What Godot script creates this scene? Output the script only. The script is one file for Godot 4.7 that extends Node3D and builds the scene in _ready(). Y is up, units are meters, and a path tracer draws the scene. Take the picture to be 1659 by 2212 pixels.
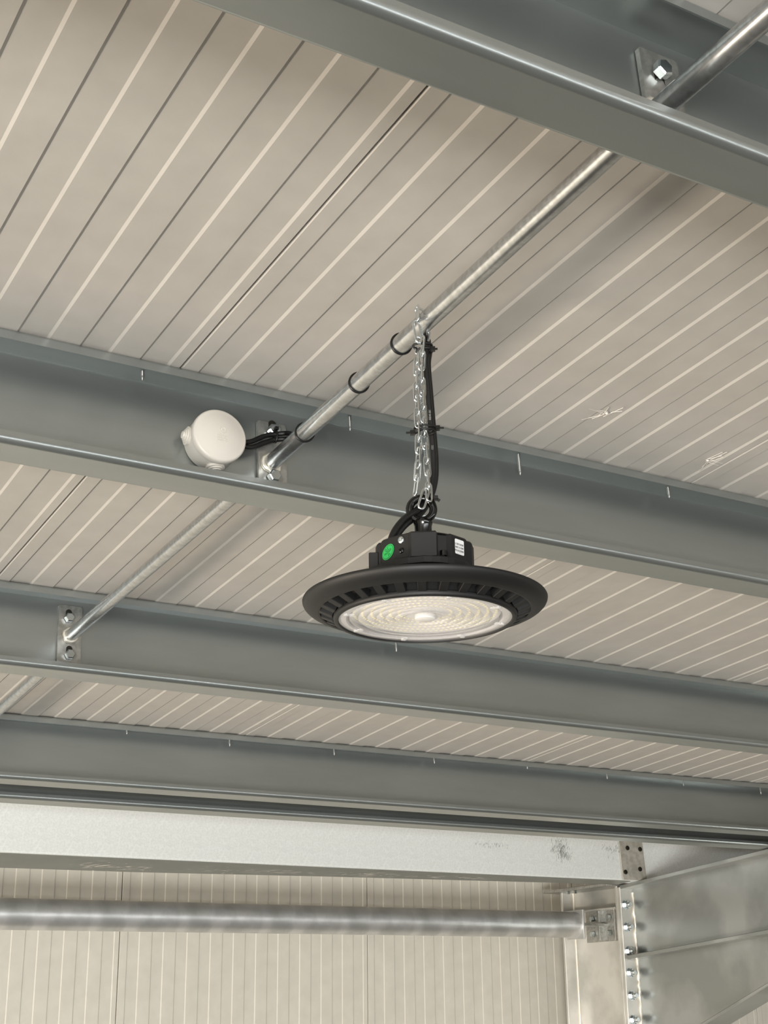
extends Node3D
# A corner of a steel hall seen from below: sandwich-panel roof, galvanised purlins, sag rods, a hanging high-bay lamp.
# Survey frame: origin at the viewer, x along the eaves, z away from the back wall, lengths times S give metres.
const S := 1.04
const EYE := 5.0                       # height of the viewer above the floor
const SLOPE := 0.0746289
const AU := Vector3(0, sin(SLOPE), cos(SLOPE))       # up the roof slope, towards the viewer
const ND := Vector3(0, -cos(SLOPE), sin(SLOPE))      # square to the roof, down into the hall
const HD := Vector3(0.5349603, 0, -0.8448772)        # level, from viewer to lamp
const RT := Vector3(0.8448772, 0, 0.5349603)
const PI2 := PI * 2.0

var M := {}
var taken := {}

# ---------------------------------------------------------------- points
func P(x: float, y: float, z: float) -> Vector3:
	return Vector3(x, y, z) * S + Vector3(0, EYE, 0)

func RP(x: float, u: float, n: float) -> Vector3:
	return (Vector3(x, 1.0, 0) + AU * u + ND * n) * S + Vector3(0, EYE, 0)

# ---------------------------------------------------------------- mesh builder
class MB:
	var v := PackedVector3Array()
	var n := PackedVector3Array()
	func tri(a: Vector3, b: Vector3, c: Vector3, na: Vector3, nb: Vector3, nc: Vector3) -> void:
		if (b - a).cross(c - a).dot(na + nb + nc) > 0.0:
			v.append_array([a, c, b]); n.append_array([na, nc, nb])
		else:
			v.append_array([a, b, c]); n.append_array([na, nb, nc])
	func flat(a: Vector3, b: Vector3, c: Vector3, out: Vector3) -> void:
		var k := (b - a).cross(c - a).normalized()
		if k.dot(out) < 0.0: k = -k
		tri(a, b, c, k, k, k)
	func quad(a: Vector3, b: Vector3, c: Vector3, d: Vector3, out: Vector3) -> void:
		flat(a, b, c, out); flat(a, c, d, out)
	func box(c: Vector3, h: Vector3, bs := Basis(), bev := 0.0) -> void:
		# a box of half sizes h with chamfered edges
		var s := [-1.0, 1.0]
		var e := minf(bev, minf(h.x, minf(h.y, h.z)) * 0.9)
		for ax in 3:
			var i := (ax + 1) % 3
			var j := (ax + 2) % 3
			for sg in s:
				var q := []
				for k in [[-1, -1], [1, -1], [1, 1], [-1, 1]]:
					var p := Vector3.ZERO
					p[ax] = sg * h[ax]; p[i] = k[0] * (h[i] - e); p[j] = k[1] * (h[j] - e)
					q.append(c + bs * p)
				var o := Vector3.ZERO
				o[ax] = sg
				quad(q[0], q[1], q[2], q[3], bs * o)
			if e > 0.0:
				for si in s:
					for sj in s:
						var r := []
						for k in [[-1, 0], [1, 0], [1, 1], [-1, 1]]:
							var p := Vector3.ZERO
							p[ax] = k[0] * (h[ax] - e)
							p[i] = si * (h[i] if k[1] == 0 else h[i] - e)
							p[j] = sj * (h[j] - e if k[1] == 0 else h[j])
							r.append(c + bs * p)
						var o := Vector3.ZERO
						o[i] = si; o[j] = sj
						quad(r[0], r[1], r[2], r[3], bs * o)
		if e > 0.0:
			for sx in s:
				for sy in s:
					for sz in s:
						var q := Vector3(sx * h.x, sy * h.y, sz * h.z)
						var d := Vector3(sx, sy, sz) * e
						flat(c + bs * (q - Vector3(0, d.y, d.z)), c + bs * (q - Vector3(d.x, 0, d.z)), c + bs * (q - Vector3(d.x, d.y, 0)), bs * Vector3(sx, sy, sz))
	func tube(path: Array, r: float, seg := 12, closed := false, cap := true, flat_by := 1.0, side := Vector3.ZERO) -> void:
		var m := path.size()
		var rings := []
		var prev := Vector3.ZERO
		var dirs := []
		for k in m:
			var a: Vector3 = path[(k - 1 + m) % m] if closed or k > 0 else path[k]
			var b: Vector3 = path[(k + 1) % m] if closed or k < m - 1 else path[k]
			dirs.append((b - a).normalized())
		var up: Vector3 = side if side != Vector3.ZERO else (Vector3.UP if absf(dirs[0].y) < 0.9 else Vector3.RIGHT)
		for k in m:
			var d: Vector3 = dirs[k]
			var x: Vector3 = (up - d * up.dot(d)).normalized()
			up = x
			var y: Vector3 = d.cross(x)
			var ring := []
			for j in seg:
				var t := PI * 2.0 * j / seg
				var o := x * cos(t) + y * sin(t) * flat_by
				ring.append([path[k] + o * r, (x * cos(t) * flat_by + y * sin(t)).normalized()])
			rings.append(ring)
		for k in (m if closed else m - 1):
			var a: Array = rings[k]
			var b: Array = rings[(k + 1) % m]
			for j in seg:
				var i := (j + 1) % seg
				tri(a[j][0], b[j][0], b[i][0], a[j][1], b[j][1], b[i][1])
				tri(a[j][0], b[i][0], a[i][0], a[j][1], b[i][1], a[i][1])
		if cap and not closed:
			for e in [[0, -1.0], [m - 1, 1.0]]:
				var ring: Array = rings[e[0]]
				var nn: Vector3 = dirs[e[0]] * e[1]
				for j in seg:
					tri(path[e[0]], ring[j][0], ring[(j + 1) % seg][0], nn, nn, nn)
	func lathe(prof: Array, at: Vector3, bs := Basis(), seg := 48, turn := 0.0, hard := 0.75) -> void:
		# prof: [radius, height] pairs from one end to the other, outside on the right hand when going up; bs.y is the axis
		var m := prof.size()
		var nr := []
		for k in m - 1:
			var dr: float = prof[k + 1][0] - prof[k][0]
			var dh: float = prof[k + 1][1] - prof[k][1]
			nr.append(Vector2(dh, -dr).normalized())
		for k in m - 1:
			var n0: Vector2 = nr[k]
			var n1: Vector2 = nr[k]
			if seg > 8:
				if k > 0 and nr[k - 1].dot(nr[k]) > hard: n0 = (nr[k - 1] + nr[k]).normalized()
				if k < m - 2 and nr[k + 1].dot(nr[k]) > hard: n1 = (nr[k + 1] + nr[k]).normalized()
			for j in seg:
				var t0 := PI * 2.0 * j / seg + turn
				var t1 := PI * 2.0 * (j + 1) / seg + turn
				var c0 := bs.x * cos(t0) + bs.z * sin(t0)
				var c1 := bs.x * cos(t1) + bs.z * sin(t1)
				var a: Vector3 = at + c0 * prof[k][0] + bs.y * prof[k][1]
				var b: Vector3 = at + c1 * prof[k][0] + bs.y * prof[k][1]
				var c: Vector3 = at + c1 * prof[k + 1][0] + bs.y * prof[k + 1][1]
				var d: Vector3 = at + c0 * prof[k + 1][0] + bs.y * prof[k + 1][1]
				if seg <= 8:
					var o: Vector3 = (c0 + c1).normalized() * n0.x + bs.y * n0.y
					if prof[k][0] > 1e-6: flat(a, b, c, o)
					if prof[k + 1][0] > 1e-6: flat(a, c, d, o)
				else:
					if prof[k][0] > 1e-6: tri(a, b, c, c0 * n0.x + bs.y * n0.y, c1 * n0.x + bs.y * n0.y, c1 * n1.x + bs.y * n1.y)
					if prof[k + 1][0] > 1e-6: tri(a, c, d, c0 * n0.x + bs.y * n0.y, c1 * n1.x + bs.y * n1.y, c0 * n1.x + bs.y * n1.y)
	func prism(poly: PackedVector2Array, at: Vector3, ex: Vector3, ey: Vector3, ez: Vector3, lo: float, hi: float, inset := 0.0) -> void:
		# a polygon in ex, ey pushed along ez from lo to hi; inset rounds the edge at hi
		var c := Vector2.ZERO
		for p in poly: c += p
		c /= poly.size()
		var m := poly.size()
		var top := PackedVector2Array()
		for p in poly: top.append(c + (p - c) * (1.0 - inset / maxf((p - c).length(), 1e-6)))
		var mid := hi - inset * signf(hi - lo)
		var w := func(p: Vector2, h: float) -> Vector3: return at + ex * p.x + ey * p.y + ez * h
		var area := 0.0
		for k in m: area += poly[k].cross(poly[(k + 1) % m])
		for k in m:
			var a := poly[k]
			var b := poly[(k + 1) % m]
			var o2 := Vector2(b.y - a.y, a.x - b.x) * signf(area)
			var o := ex * o2.x + ey * o2.y
			quad(w.call(a, lo), w.call(b, lo), w.call(b, mid), w.call(a, mid), o)
			if inset > 0.0:
				quad(w.call(a, mid), w.call(b, mid), w.call(top[(k + 1) % m], hi), w.call(top[k], hi), o.normalized() + ez * signf(hi - lo))
		var t := Geometry2D.triangulate_polygon(poly)
		for k in range(0, t.size(), 3):
			flat(w.call(top[t[k]], hi), w.call(top[t[k + 1]], hi), w.call(top[t[k + 2]], hi), ez * signf(hi - lo))
			flat(w.call(poly[t[k]], lo), w.call(poly[t[k + 1]], lo), w.call(poly[t[k + 2]], lo), -ez * signf(hi - lo))

# ---------------------------------------------------------------- nodes
func numbered(called: String) -> String:
	taken[called] = taken.get(called, -1) + 1
	return called if taken[called] == 0 else "%s_%03d" % [called, taken[called]]

func thing(called: String, label: String, category: String, at := Vector3.ZERO, group := "") -> Node3D:
	var o := Node3D.new()
	o.name = numbered(called)
	add_child(o)
	o.position = at
	o.set_meta("label", label)
	o.set_meta("category", category)
	if group: o.set_meta("group", group)
	return o

func struct(called: String, label := "") -> Node3D:
	var o := Node3D.new()
	o.name = called
	add_child(o)
	o.set_meta("kind", "structure")
	o.set_meta("label", label)
	o.set_meta("category", called.split("_")[0])
	return o

func origin_of(o: Node) -> Vector3:
	var w := Vector3.ZERO
	var k := o
	while k is Node3D and k != self:
		w += (k as Node3D).position
		k = k.get_parent()
	return w

func shape(mb: MB, base := Vector3.ZERO) -> ArrayMesh:
	var a := []
	a.resize(Mesh.ARRAY_MAX)
	var vv := mb.v
	if base != Vector3.ZERO:
		vv = PackedVector3Array()
		for p in mb.v: vv.append(p - base)
	a[Mesh.ARRAY_VERTEX] = vv
	a[Mesh.ARRAY_NORMAL] = mb.n
	var am := ArrayMesh.new()
	am.add_surface_from_arrays(Mesh.PRIMITIVE_TRIANGLES, a)
	return am

# mesh given in hall coordinates, hung under its thing
func part(mb: MB, called: String, mat: Material, parent: Node, label := "") -> MeshInstance3D:
	var base := origin_of(parent)
	return put(shape(mb, base), called, mat, parent, Transform3D(), label)

func put(mesh: Mesh, called: String, mat: Material, parent: Node, t := Transform3D(), label := "") -> MeshInstance3D:
	var o := MeshInstance3D.new()
	o.name = called
	o.mesh = mesh
	o.material_override = mat
	o.transform = t
	o.cast_shadow = GeometryInstance3D.SHADOW_CASTING_SETTING_ON
	parent.add_child(o, true)
	if label: o.set_meta("label", label)
	return o

# a shared mesh placed in hall coordinates
func place(mesh: Mesh, called: String, mat: Material, parent: Node, bs: Basis, at: Vector3) -> MeshInstance3D:
	return put(mesh, called, mat, parent, Transform3D(bs, at - origin_of(parent)))

func writing(text: String, size: float, depth: float, called: String, mat: Material, parent: Node, at: Vector3, right: Vector3, up: Vector3) -> void:
	var t := TextMesh.new()
	var f := SystemFont.new()
	f.font_names = PackedStringArray(["Droid Sans"])
	t.font = f
	t.text = text
	t.font_size = 32
	t.pixel_size = size / 32.0
	t.depth = depth
	var r := right.normalized()
	var w := up.normalized()
	place(t, called, mat, parent, Basis(r, w, r.cross(w)), at)

func axis_basis(y: Vector3, hint := Vector3.UP) -> Basis:
	var ny := y.normalized()
	var x := hint.cross(ny)
	if x.length() < 0.01: x = Vector3.RIGHT.cross(ny)
	x = x.normalized()
	return Basis(x, ny, x.cross(ny))

func curve(pts: Array, step := 0.006) -> Array:
	var c := Curve3D.new()
	c.bake_interval = step
	for k in pts.size():
		var a: Vector3 = pts[maxi(k - 1, 0)]
		var b: Vector3 = pts[mini(k + 1, pts.size() - 1)]
		var h := (b - a) / 6.0
		var p: Vector3 = pts[k]
		var l0: float = (p - a).length()
		var l1: float = (b - p).length()
		var d := h.normalized()
		c.add_point(p, -d * l0 / 3.0, d * l1 / 3.0)
	return Array(c.get_baked_points())

# ---------------------------------------------------------------- materials
func picture(noise: FastNoiseLite, lo: Color, hi: Color, size := 512, low := 0.0, high := 1.0) -> ImageTexture:
	var g := noise.get_seamless_image(size, size)
	var im := Image.create(size, size, false, Image.FORMAT_RGB8)
	for y in size:
		for x in size:
			var t := clampf((g.get_pixel(x, y).r - low) / (high - low), 0.0, 1.0)
			im.set_pixel(x, y, lo.lerp(hi, t))
	return ImageTexture.create_from_image(im)

func noise(kind: int, freq: float, sd: int, octaves := 4) -> FastNoiseLite:
	var n := FastNoiseLite.new()
	n.noise_type = kind as FastNoiseLite.NoiseType
	n.frequency = freq
	n.seed = sd
	n.fractal_type = FastNoiseLite.FRACTAL_FBM if octaves > 1 else FastNoiseLite.FRACTAL_NONE
	n.fractal_octaves = octaves
	return n

func mat(key: String, c: Color, metal: float, rough: float, tex: Texture2D = null, scale := Vector3.ONE, rtex: Texture2D = null) -> StandardMaterial3D:
	var m := StandardMaterial3D.new()
	m.resource_name = key
	m.albedo_color = c
	m.metallic = metal
	m.roughness = rough
	if tex:
		m.albedo_texture = tex
	if rtex:
		m.roughness_texture = rtex
	if tex or rtex:
		m.uv1_triplanar = true
		m.uv1_world_triplanar = true
		m.uv1_scale = scale
	M[key] = m
	return m

func materials() -> void:
	var white := Color(1, 1, 1)
	var fine := picture(noise(FastNoiseLite.TYPE_SIMPLEX_SMOOTH, 0.02, 3, 5), Color(0.972, 0.972, 0.972), white, 512, 0.2, 0.8)
	var mottle := picture(noise(FastNoiseLite.TYPE_SIMPLEX_SMOOTH, 0.008, 7, 5), Color(0.88, 0.88, 0.87), white, 512, 0.25, 0.75)
	var cells := noise(FastNoiseLite.TYPE_CELLULAR, 0.05, 11, 1)
	cells.cellular_return_type = FastNoiseLite.RETURN_CELL_VALUE
	var spangle := picture(cells, Color(0.945, 0.948, 0.945), white, 512)
	var rgrain := picture(noise(FastNoiseLite.TYPE_SIMPLEX_SMOOTH, 0.012, 21, 5), Color(0.84, 0.84, 0.84), white, 512, 0.25, 0.75)
	var wipe := picture(noise(FastNoiseLite.TYPE_SIMPLEX_SMOOTH, 0.006, 31, 6), Color(0.965, 0.97, 0.965), white, 512, 0.3, 0.7)
	var patina := picture(noise(FastNoiseLite.TYPE_SIMPLEX_SMOOTH, 0.004, 43, 6), Color(0.87, 0.875, 0.87), white, 512, 0.3, 0.7)
	mat("panel", Color(0.70, 0.683, 0.657), 0.0, 0.55, fine, Vector3.ONE * 1.3)
	mat("wall_panel", Color(0.80, 0.782, 0.735), 0.0, 0.5, fine, Vector3.ONE * 1.1)
	mat("gable_panel", Color(0.66, 0.65, 0.63), 0.0, 0.5, fine, Vector3.ONE * 1.1)
	mat("flashing", Color(0.56, 0.57, 0.555), 0.6, 0.42, wipe, Vector3.ONE * 2.0)
	mat("backing", Color(0.25, 0.22, 0.19), 0.0, 0.9)
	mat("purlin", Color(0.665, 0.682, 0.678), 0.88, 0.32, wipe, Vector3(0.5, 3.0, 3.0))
	mat("eave", Color(0.92, 0.93, 0.925), 0.3, 0.55, spangle, Vector3.ONE * 9.0, rgrain)  # zinc whitened so part of its daylight brightness sits in the colour
	mat("galv", Color(0.85, 0.85, 0.85), 0.8, 0.40, patina, Vector3.ONE * 3.0)
	mat("column", Color(0.82, 0.81, 0.79), 0.55, 0.42, patina, Vector3.ONE * 1.4, rgrain)
	mat("dull", Color(0.70, 0.685, 0.65), 0.25, 0.5, mottle, Vector3.ONE * 6.0)
	mat("frame", Color(0.70, 0.71, 0.705), 0.85, 0.29, patina, Vector3.ONE * 1.1)
	mat("rod", Color(0.775, 0.78, 0.785), 0.94, 0.26, mottle, Vector3.ONE * 18.0)
	mat("plate", Color(0.72, 0.72, 0.705), 0.8, 0.36, mottle, Vector3.ONE * 14.0, rgrain)
	mat("zinc", Color(0.82, 0.85, 0.86), 1.0, 0.24)
	mat("chain", Color(0.88, 0.90, 0.91), 1.0, 0.18)
	mat("weld", Color(0.93, 0.91, 0.86), 0.7, 0.28)
	mat("box_white", Color(0.80, 0.78, 0.745), 0.0, 0.42)
	mat("rubber", Color(0.026, 0.026, 0.027), 0.0, 0.5)
	mat("nylon", Color(0.03, 0.03, 0.031), 0.0, 0.4)
	mat("hole_shade", Color(0.02, 0.02, 0.02), 0.0, 0.8)  # near-black that paints the dark inside holes and lamp slots
	mat("lamp_black", Color(0.055, 0.055, 0.057), 0.0, 0.55, fine, Vector3.ONE * 30.0)
	mat("lamp_dark", Color(0.045, 0.045, 0.046), 0.0, 0.6)
	mat("enamel", Color(0.025, 0.025, 0.025), 0.0, 0.14)
	mat("board", Color(0.86, 0.85, 0.84), 0.0, 0.5)
	mat("phosphor", Color(0.92, 0.88, 0.70), 0.0, 0.5)
	var lens := mat("lens", Color(0.95, 0.94, 0.94, 0.30), 0.0, 0.07)
	lens.transparency = BaseMaterial3D.TRANSPARENCY_ALPHA
	mat("clear", Color(0.9, 0.9, 0.9, 0.3), 0.0, 0.06).transparency = BaseMaterial3D.TRANSPARENCY_ALPHA
	mat("green", Color(0.13, 0.62, 0.30), 0.0, 0.5)
	mat("green_ink", Color(0.03, 0.22, 0.09), 0.0, 0.6)
	mat("label_white", Color(0.90, 0.90, 0.90), 0.0, 0.5)
	mat("ink", Color(0.08, 0.08, 0.08), 0.0, 0.6)
	mat("cable_print", Color(0.62, 0.62, 0.60), 0.0, 0.6)
	mat("stain", Color(0.93, 0.91, 0.87), 0.0, 0.8)
	mat("rub", Color(0.60, 0.61, 0.60), 0.3, 0.5)
	mat("chip", Color(0.82, 0.80, 0.77), 0.0, 0.8)
	mat("screw", Color(0.60, 0.60, 0.59), 0.9, 0.42)
	mat("dark_bolt", Color(0.17, 0.16, 0.13), 0.6, 0.5)
	mat("concrete", Color(0.43, 0.435, 0.44), 0.0, 0.75, mottle, Vector3.ONE * 0.4)
	mat("shutter", Color(0.75, 0.75, 0.73), 0.3, 0.5)

# ---------------------------------------------------------------- the scene
func _ready() -> void:
	var cam := Camera3D.new()
	cam.name = "camera"
	cam.fov = rad_to_deg(2.0 * atan(1106.0 / 3037.74))
	cam.near = 0.05
	cam.far = 100.0
	cam.basis = Basis.from_euler(Vector3(0.34334609, -0.53519391, -0.01271125))
	cam.position = Vector3(0, EYE, 0)
	add_child(cam)
	cam.current = true

	var env := Environment.new()
	env.background_mode = Environment.BG_SKY
	var sky := Sky.new()
	var air := ProceduralSkyMaterial.new()
	air.sky_top_color = Color(0.45, 0.60, 0.85)
	air.sky_horizon_color = Color(0.85, 0.88, 0.92)
	air.ground_bottom_color = Color(0.45, 0.43, 0.40)
	air.ground_horizon_color = Color(0.65, 0.63, 0.60)
	sky.sky_material = air
	env.sky = sky
	env.tonemap_mode = Environment.TONE_MAPPER_LINEAR
	env.tonemap_exposure = 0.415
	env.sdfgi_enabled = true
	env.ssao_enabled = true
	env.ssil_enabled = true
	var we := WorldEnvironment.new()
	we.name = "surroundings"
	we.environment = env
	add_child(we)

	# source of the rod shadows, in an opening added low in the left gable: far and narrow
	daylight("added_gable_light", Vector3(-8.98, 0.92, -3.0), Vector3(1, 0, 0), Vector2(4.0, 0.9), Color(1.0, 0.94, 0.865), 250.0)
	# daylight through the wide doorway in the front wall
	daylight("front_daylight", Vector3(-5.5, 1.45, 7.45), Vector3(0, 0, -1), Vector2(5.0, 2.8), Color(0.975, 0.97, 0.955), 450.0)
	# window band added high in the same wall for highlights on the purlin bends
	daylight("added_window_light", Vector3(2.75, 4.2, 7.45), Vector3(0, 0, -1), Vector2(11.4, 0.4), Color(0.96, 0.975, 0.985), 62.0)

	materials()
	hall()
	purlins()
	portal()
	sag_rods()
	bracing_tube()
	junction_box()
	lamp()
	chain()
	cable()
	cable_ties()
	marks()

func daylight(called: String, at: Vector3, towards: Vector3, size: Vector2, tint: Color, energy: float) -> void:
	var l := AreaLight3D.new()
	l.name = called
	l.area_size = size
	l.light_color = tint
	l.light_energy = energy
	l.area_range = 60.0
	l.shadow_enabled = true
	add_child(l)
	l.look_at_from_position(at, at + towards, Vector3.UP)

# ---- setting
const XL := -9.0
const XR := 9.0
const ZB := -5.13 * 1.04
const ZF := 7.5

func ribbed(pitch: float, length: float, thick: float, k: float, dep := 0.0024) -> MB:
	# one sandwich panel: x across (0..pitch), y along, z out of the face; alternating flats joined by slanted steps
	var mb := MB.new()
	var gap := 0.0016
	var w := 0.0020
	var pts := [Vector2(gap, -0.012), Vector2(gap, -0.0012), Vector2(gap + 0.0012, 0.0)]
	for i in 11:
		var d := (0.0283 + 0.0872 * i) * S * k
		var t := (0.0697 + 0.0872 * i) * S * k
		pts.append_array([Vector2(d - w, 0), Vector2(d + w, -dep), Vector2(t - w, -dep), Vector2(t + w, 0)])
	pts.append_array([Vector2(pitch - gap - 0.0012, 0), Vector2(pitch - gap, -0.0012), Vector2(pitch - gap, -0.012)])
	for i in pts.size() - 1:
		var a: Vector2 = pts[i]
		var b: Vector2 = pts[i + 1]
		mb.quad(Vector3(a.x, 0, a.y), Vector3(b.x, 0, b.y), Vector3(b.x, length, b.y), Vector3(a.x, length, a.y), Vector3(a.y - b.y, 0, b.x - a.x))
	mb.box(Vector3(pitch / 2, length / 2, -0.012 - thick / 2), Vector3(pitch / 2 - gap, length / 2, thick / 2))
	return mb

func hall() -> void:
	var mb := MB.new()
	mb.box(Vector3(0, -0.15, 1.0), Vector3(9.4, 0.15, 7.0))
	part(mb, "slab", M.concrete, struct("floor", "smooth grey concrete floor"))

	# roof: ribbed panels from eave to ridge, then the other slope
	var ce := struct("ceiling", "sloping roof of off-white ribbed sandwich panels")
	var pitch := 0.9609 * S
	var u0 := -5.22
	var u1 := 1.17
	var pm := shape(ribbed(pitch, (u1 - u0) * S, 0.03, 1.0))
	for i in range(-10, 9):
		var x := 0.6808 + 0.9609 * i
		place(pm, "roof_panel", M.panel, ce, Basis(Vector3.RIGHT, AU, ND), RP(x, u0, 0))
	mb = MB.new()
	var ridge := RP(0, u1, 0)
	mb.box((RP(0, u0, 0) + ridge) / 2 - ND * 0.092, Vector3(9.4, (u1 - u0) * S / 2 + 0.1, 0.05), Basis(Vector3.RIGHT, AU, ND))
	part(mb, "joint_backing", M.backing, ce)  # backing slab added over the panel joints to stop light leaks
	mb = MB.new()
	var far := Vector3(0, RP(0, u0, 0).y - 0.03, ZF + 0.3)
	var dn := (far - ridge).normalized()
	mb.box((far + ridge) / 2 - dn.cross(Vector3.RIGHT) * 0.06 * -1.0 + Vector3(0, 0.12, 0), Vector3(9.4, (far - ridge).length() / 2 + 0.1, 0.06), Basis(Vector3.RIGHT, dn, Vector3.RIGHT.cross(dn)))
	part(mb, "far_slope", M.panel, ce)

	# back wall
	var wb := struct("wall_back", "cream ribbed sandwich panel wall below the eave")
	var wp := 1.047 * S
	var top := RP(0, -5.13, 0).y + 0.03
	var wm := shape(ribbed(wp, top, 0.03, 1.0896, 0.0015))
	for i in range(-9, 8):
		var x := (1.8923 + 1.047 * i) * S
		if x > XL - wp and x < XR:
			place(wm, "wall_panel", M.wall_panel, wb, Basis(Vector3.RIGHT, Vector3.UP, Vector3.BACK), Vector3(x, 0, ZB))
	mb = MB.new()
	mb.box(Vector3(0, top / 2, ZB - 0.095), Vector3(9.4, top / 2, 0.05))
	part(mb, "joint_backing", M.backing, wb)  # same added backing, closing the wall joints against light

	# the other three walls, with the doorway and the two added openings for light
	var hi := 6.45
	var wl := struct("wall_left", "gable wall with a low added opening under a shutter")
	gable(wl, XL - 0.1, [[ZB, -5.05, 0.0, hi], [-5.05, -0.95, 1.42, hi], [-5.05, -0.95, 0.0, 0.42], [-0.95, ZF, 0.0, hi]])
	var wr := struct("wall_right", "closed gable wall")
	gable(wr, XR + 0.1, [[ZB, ZF, 0.0, hi]])
	var wf := struct("wall_front", "eave wall with a wide doorway")
	mb = MB.new()
	for q in [[XL, -8.1, 0.0, 5.75], [-8.1, -2.9, 2.95, 5.75], [-2.9, 8.5, 0.0, 3.98], [-2.9, 8.5, 4.42, 5.75], [8.5, XR, 0.0, 5.75]]:
		mb.box(Vector3((q[0] + q[1]) / 2, (q[2] + q[3]) / 2, ZF + 0.1), Vector3((q[1] - q[0]) / 2, (q[3] - q[2]) / 2, 0.06))
	part(mb, "wall_sheet", M.gable_panel, wf)
	var dr := struct("window_added_1", "added low wide opening under a roller shutter in the unseen gable wall")
	for i in 14:
		mb = MB.new()
		mb.box(Vector3(XL - 0.02, 1.47 + 0.1 * i, -3.0), Vector3(0.012, 0.047, 2.1), Basis(), 0.008)
		part(mb, "shutter_slat", M.shutter, dr)

func gable(o: Node3D, x: float, rects: Array) -> void:
	var mb := MB.new()
	for q in rects:
		mb.box(Vector3(x, (q[2] + q[3]) / 2, (q[0] + q[1]) / 2), Vector3(0.06, (q[3] - q[2]) / 2, (q[1] - q[0]) / 2))
	part(mb, "wall_sheet", M.gable_panel, o)

# ---- purlins
func folded(line: Array, rads: Array, t: float) -> Array:
	# centre line of a bent sheet with rounded corners: [point, side] samples
	var out := []
	var m := line.size()
	for k in m:
		var p: Vector2 = line[k]
		if k == 0 or k == m - 1:
			var d: Vector2 = (line[1] - p).normalized() if k == 0 else (p - line[k - 1]).normalized()
			out.append([p, Vector2(-d.y, d.x)])
			continue
		var a: Vector2 = (line[k - 1] - p).normalized()
		var b: Vector2 = (line[k + 1] - p).normalized()
		var rad: float = rads[(k - 1) % rads.size()]
		var s0 := p + a * rad
		var n0 := Vector2(a.y, -a.x)
		var n1 := Vector2(-b.y, b.x)
		var c: Vector2 = p + (a + b) * rad
		for j in 7:
			var nn := n0.slerp(n1, j / 6.0)
			out.append([c + nn * rad * signf((s0 - c).dot(n0)), nn])
	return out

func sheet(line: Array, rad: Array, t: float, x0: float, x1: float) -> MB:
	var mb := MB.new()
	var c := folded(line, rad, t)
	var h := t / 2.0
	var m := c.size()
	var dir := func(q: Vector2) -> Vector3: return AU * q.x + ND * q.y
	for sd in [-1.0, 1.0]:
		for k in m - 1:
			var a: Vector2 = c[k][0] + c[k][1] * h * sd
			var b: Vector2 = c[k + 1][0] + c[k + 1][1] * h * sd
			var na: Vector3 = dir.call(c[k][1] * sd)
			var nb: Vector3 = dir.call(c[k + 1][1] * sd)
			var p0 := RP(x0, a.x, a.y)
			var p1 := RP(x1, a.x, a.y)
			var q0 := RP(x0, b.x, b.y)
			var q1 := RP(x1, b.x, b.y)
			mb.tri(p0, p1, q1, na, na, nb)
			mb.tri(p0, q1, q0, na, nb, nb)
	for e in [0, m - 1]:
		var a: Vector2 = c[e][0] + c[e][1] * h
		var b: Vector2 = c[e][0] - c[e][1] * h
		var o: Vector2 = c[e][0] - c[1 if e == 0 else m - 2][0]
		mb.quad(RP(x0, a.x, a.y), RP(x1, a.x, a.y), RP(x1, b.x, b.y), RP(x0, b.x, b.y), dir.call(o))
	for x in [x0, x1]:
		for k in m - 1:
			var a: Vector2 = c[k][0] + c[k][1] * h
			var b: Vector2 = c[k][0] - c[k][1] * h
			var d: Vector2 = c[k + 1][0] + c[k + 1][1] * h
			var e: Vector2 = c[k + 1][0] - c[k + 1][1] * h
			mb.quad(RP(x, a.x, a.y), RP(x, b.x, b.y), RP(x, e.x, e.y), RP(x, d.x, d.y), Vector3.RIGHT * signf(x))
	return mb

const PH := 0.169
const PF := 0.063
const TK := 0.0022

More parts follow.
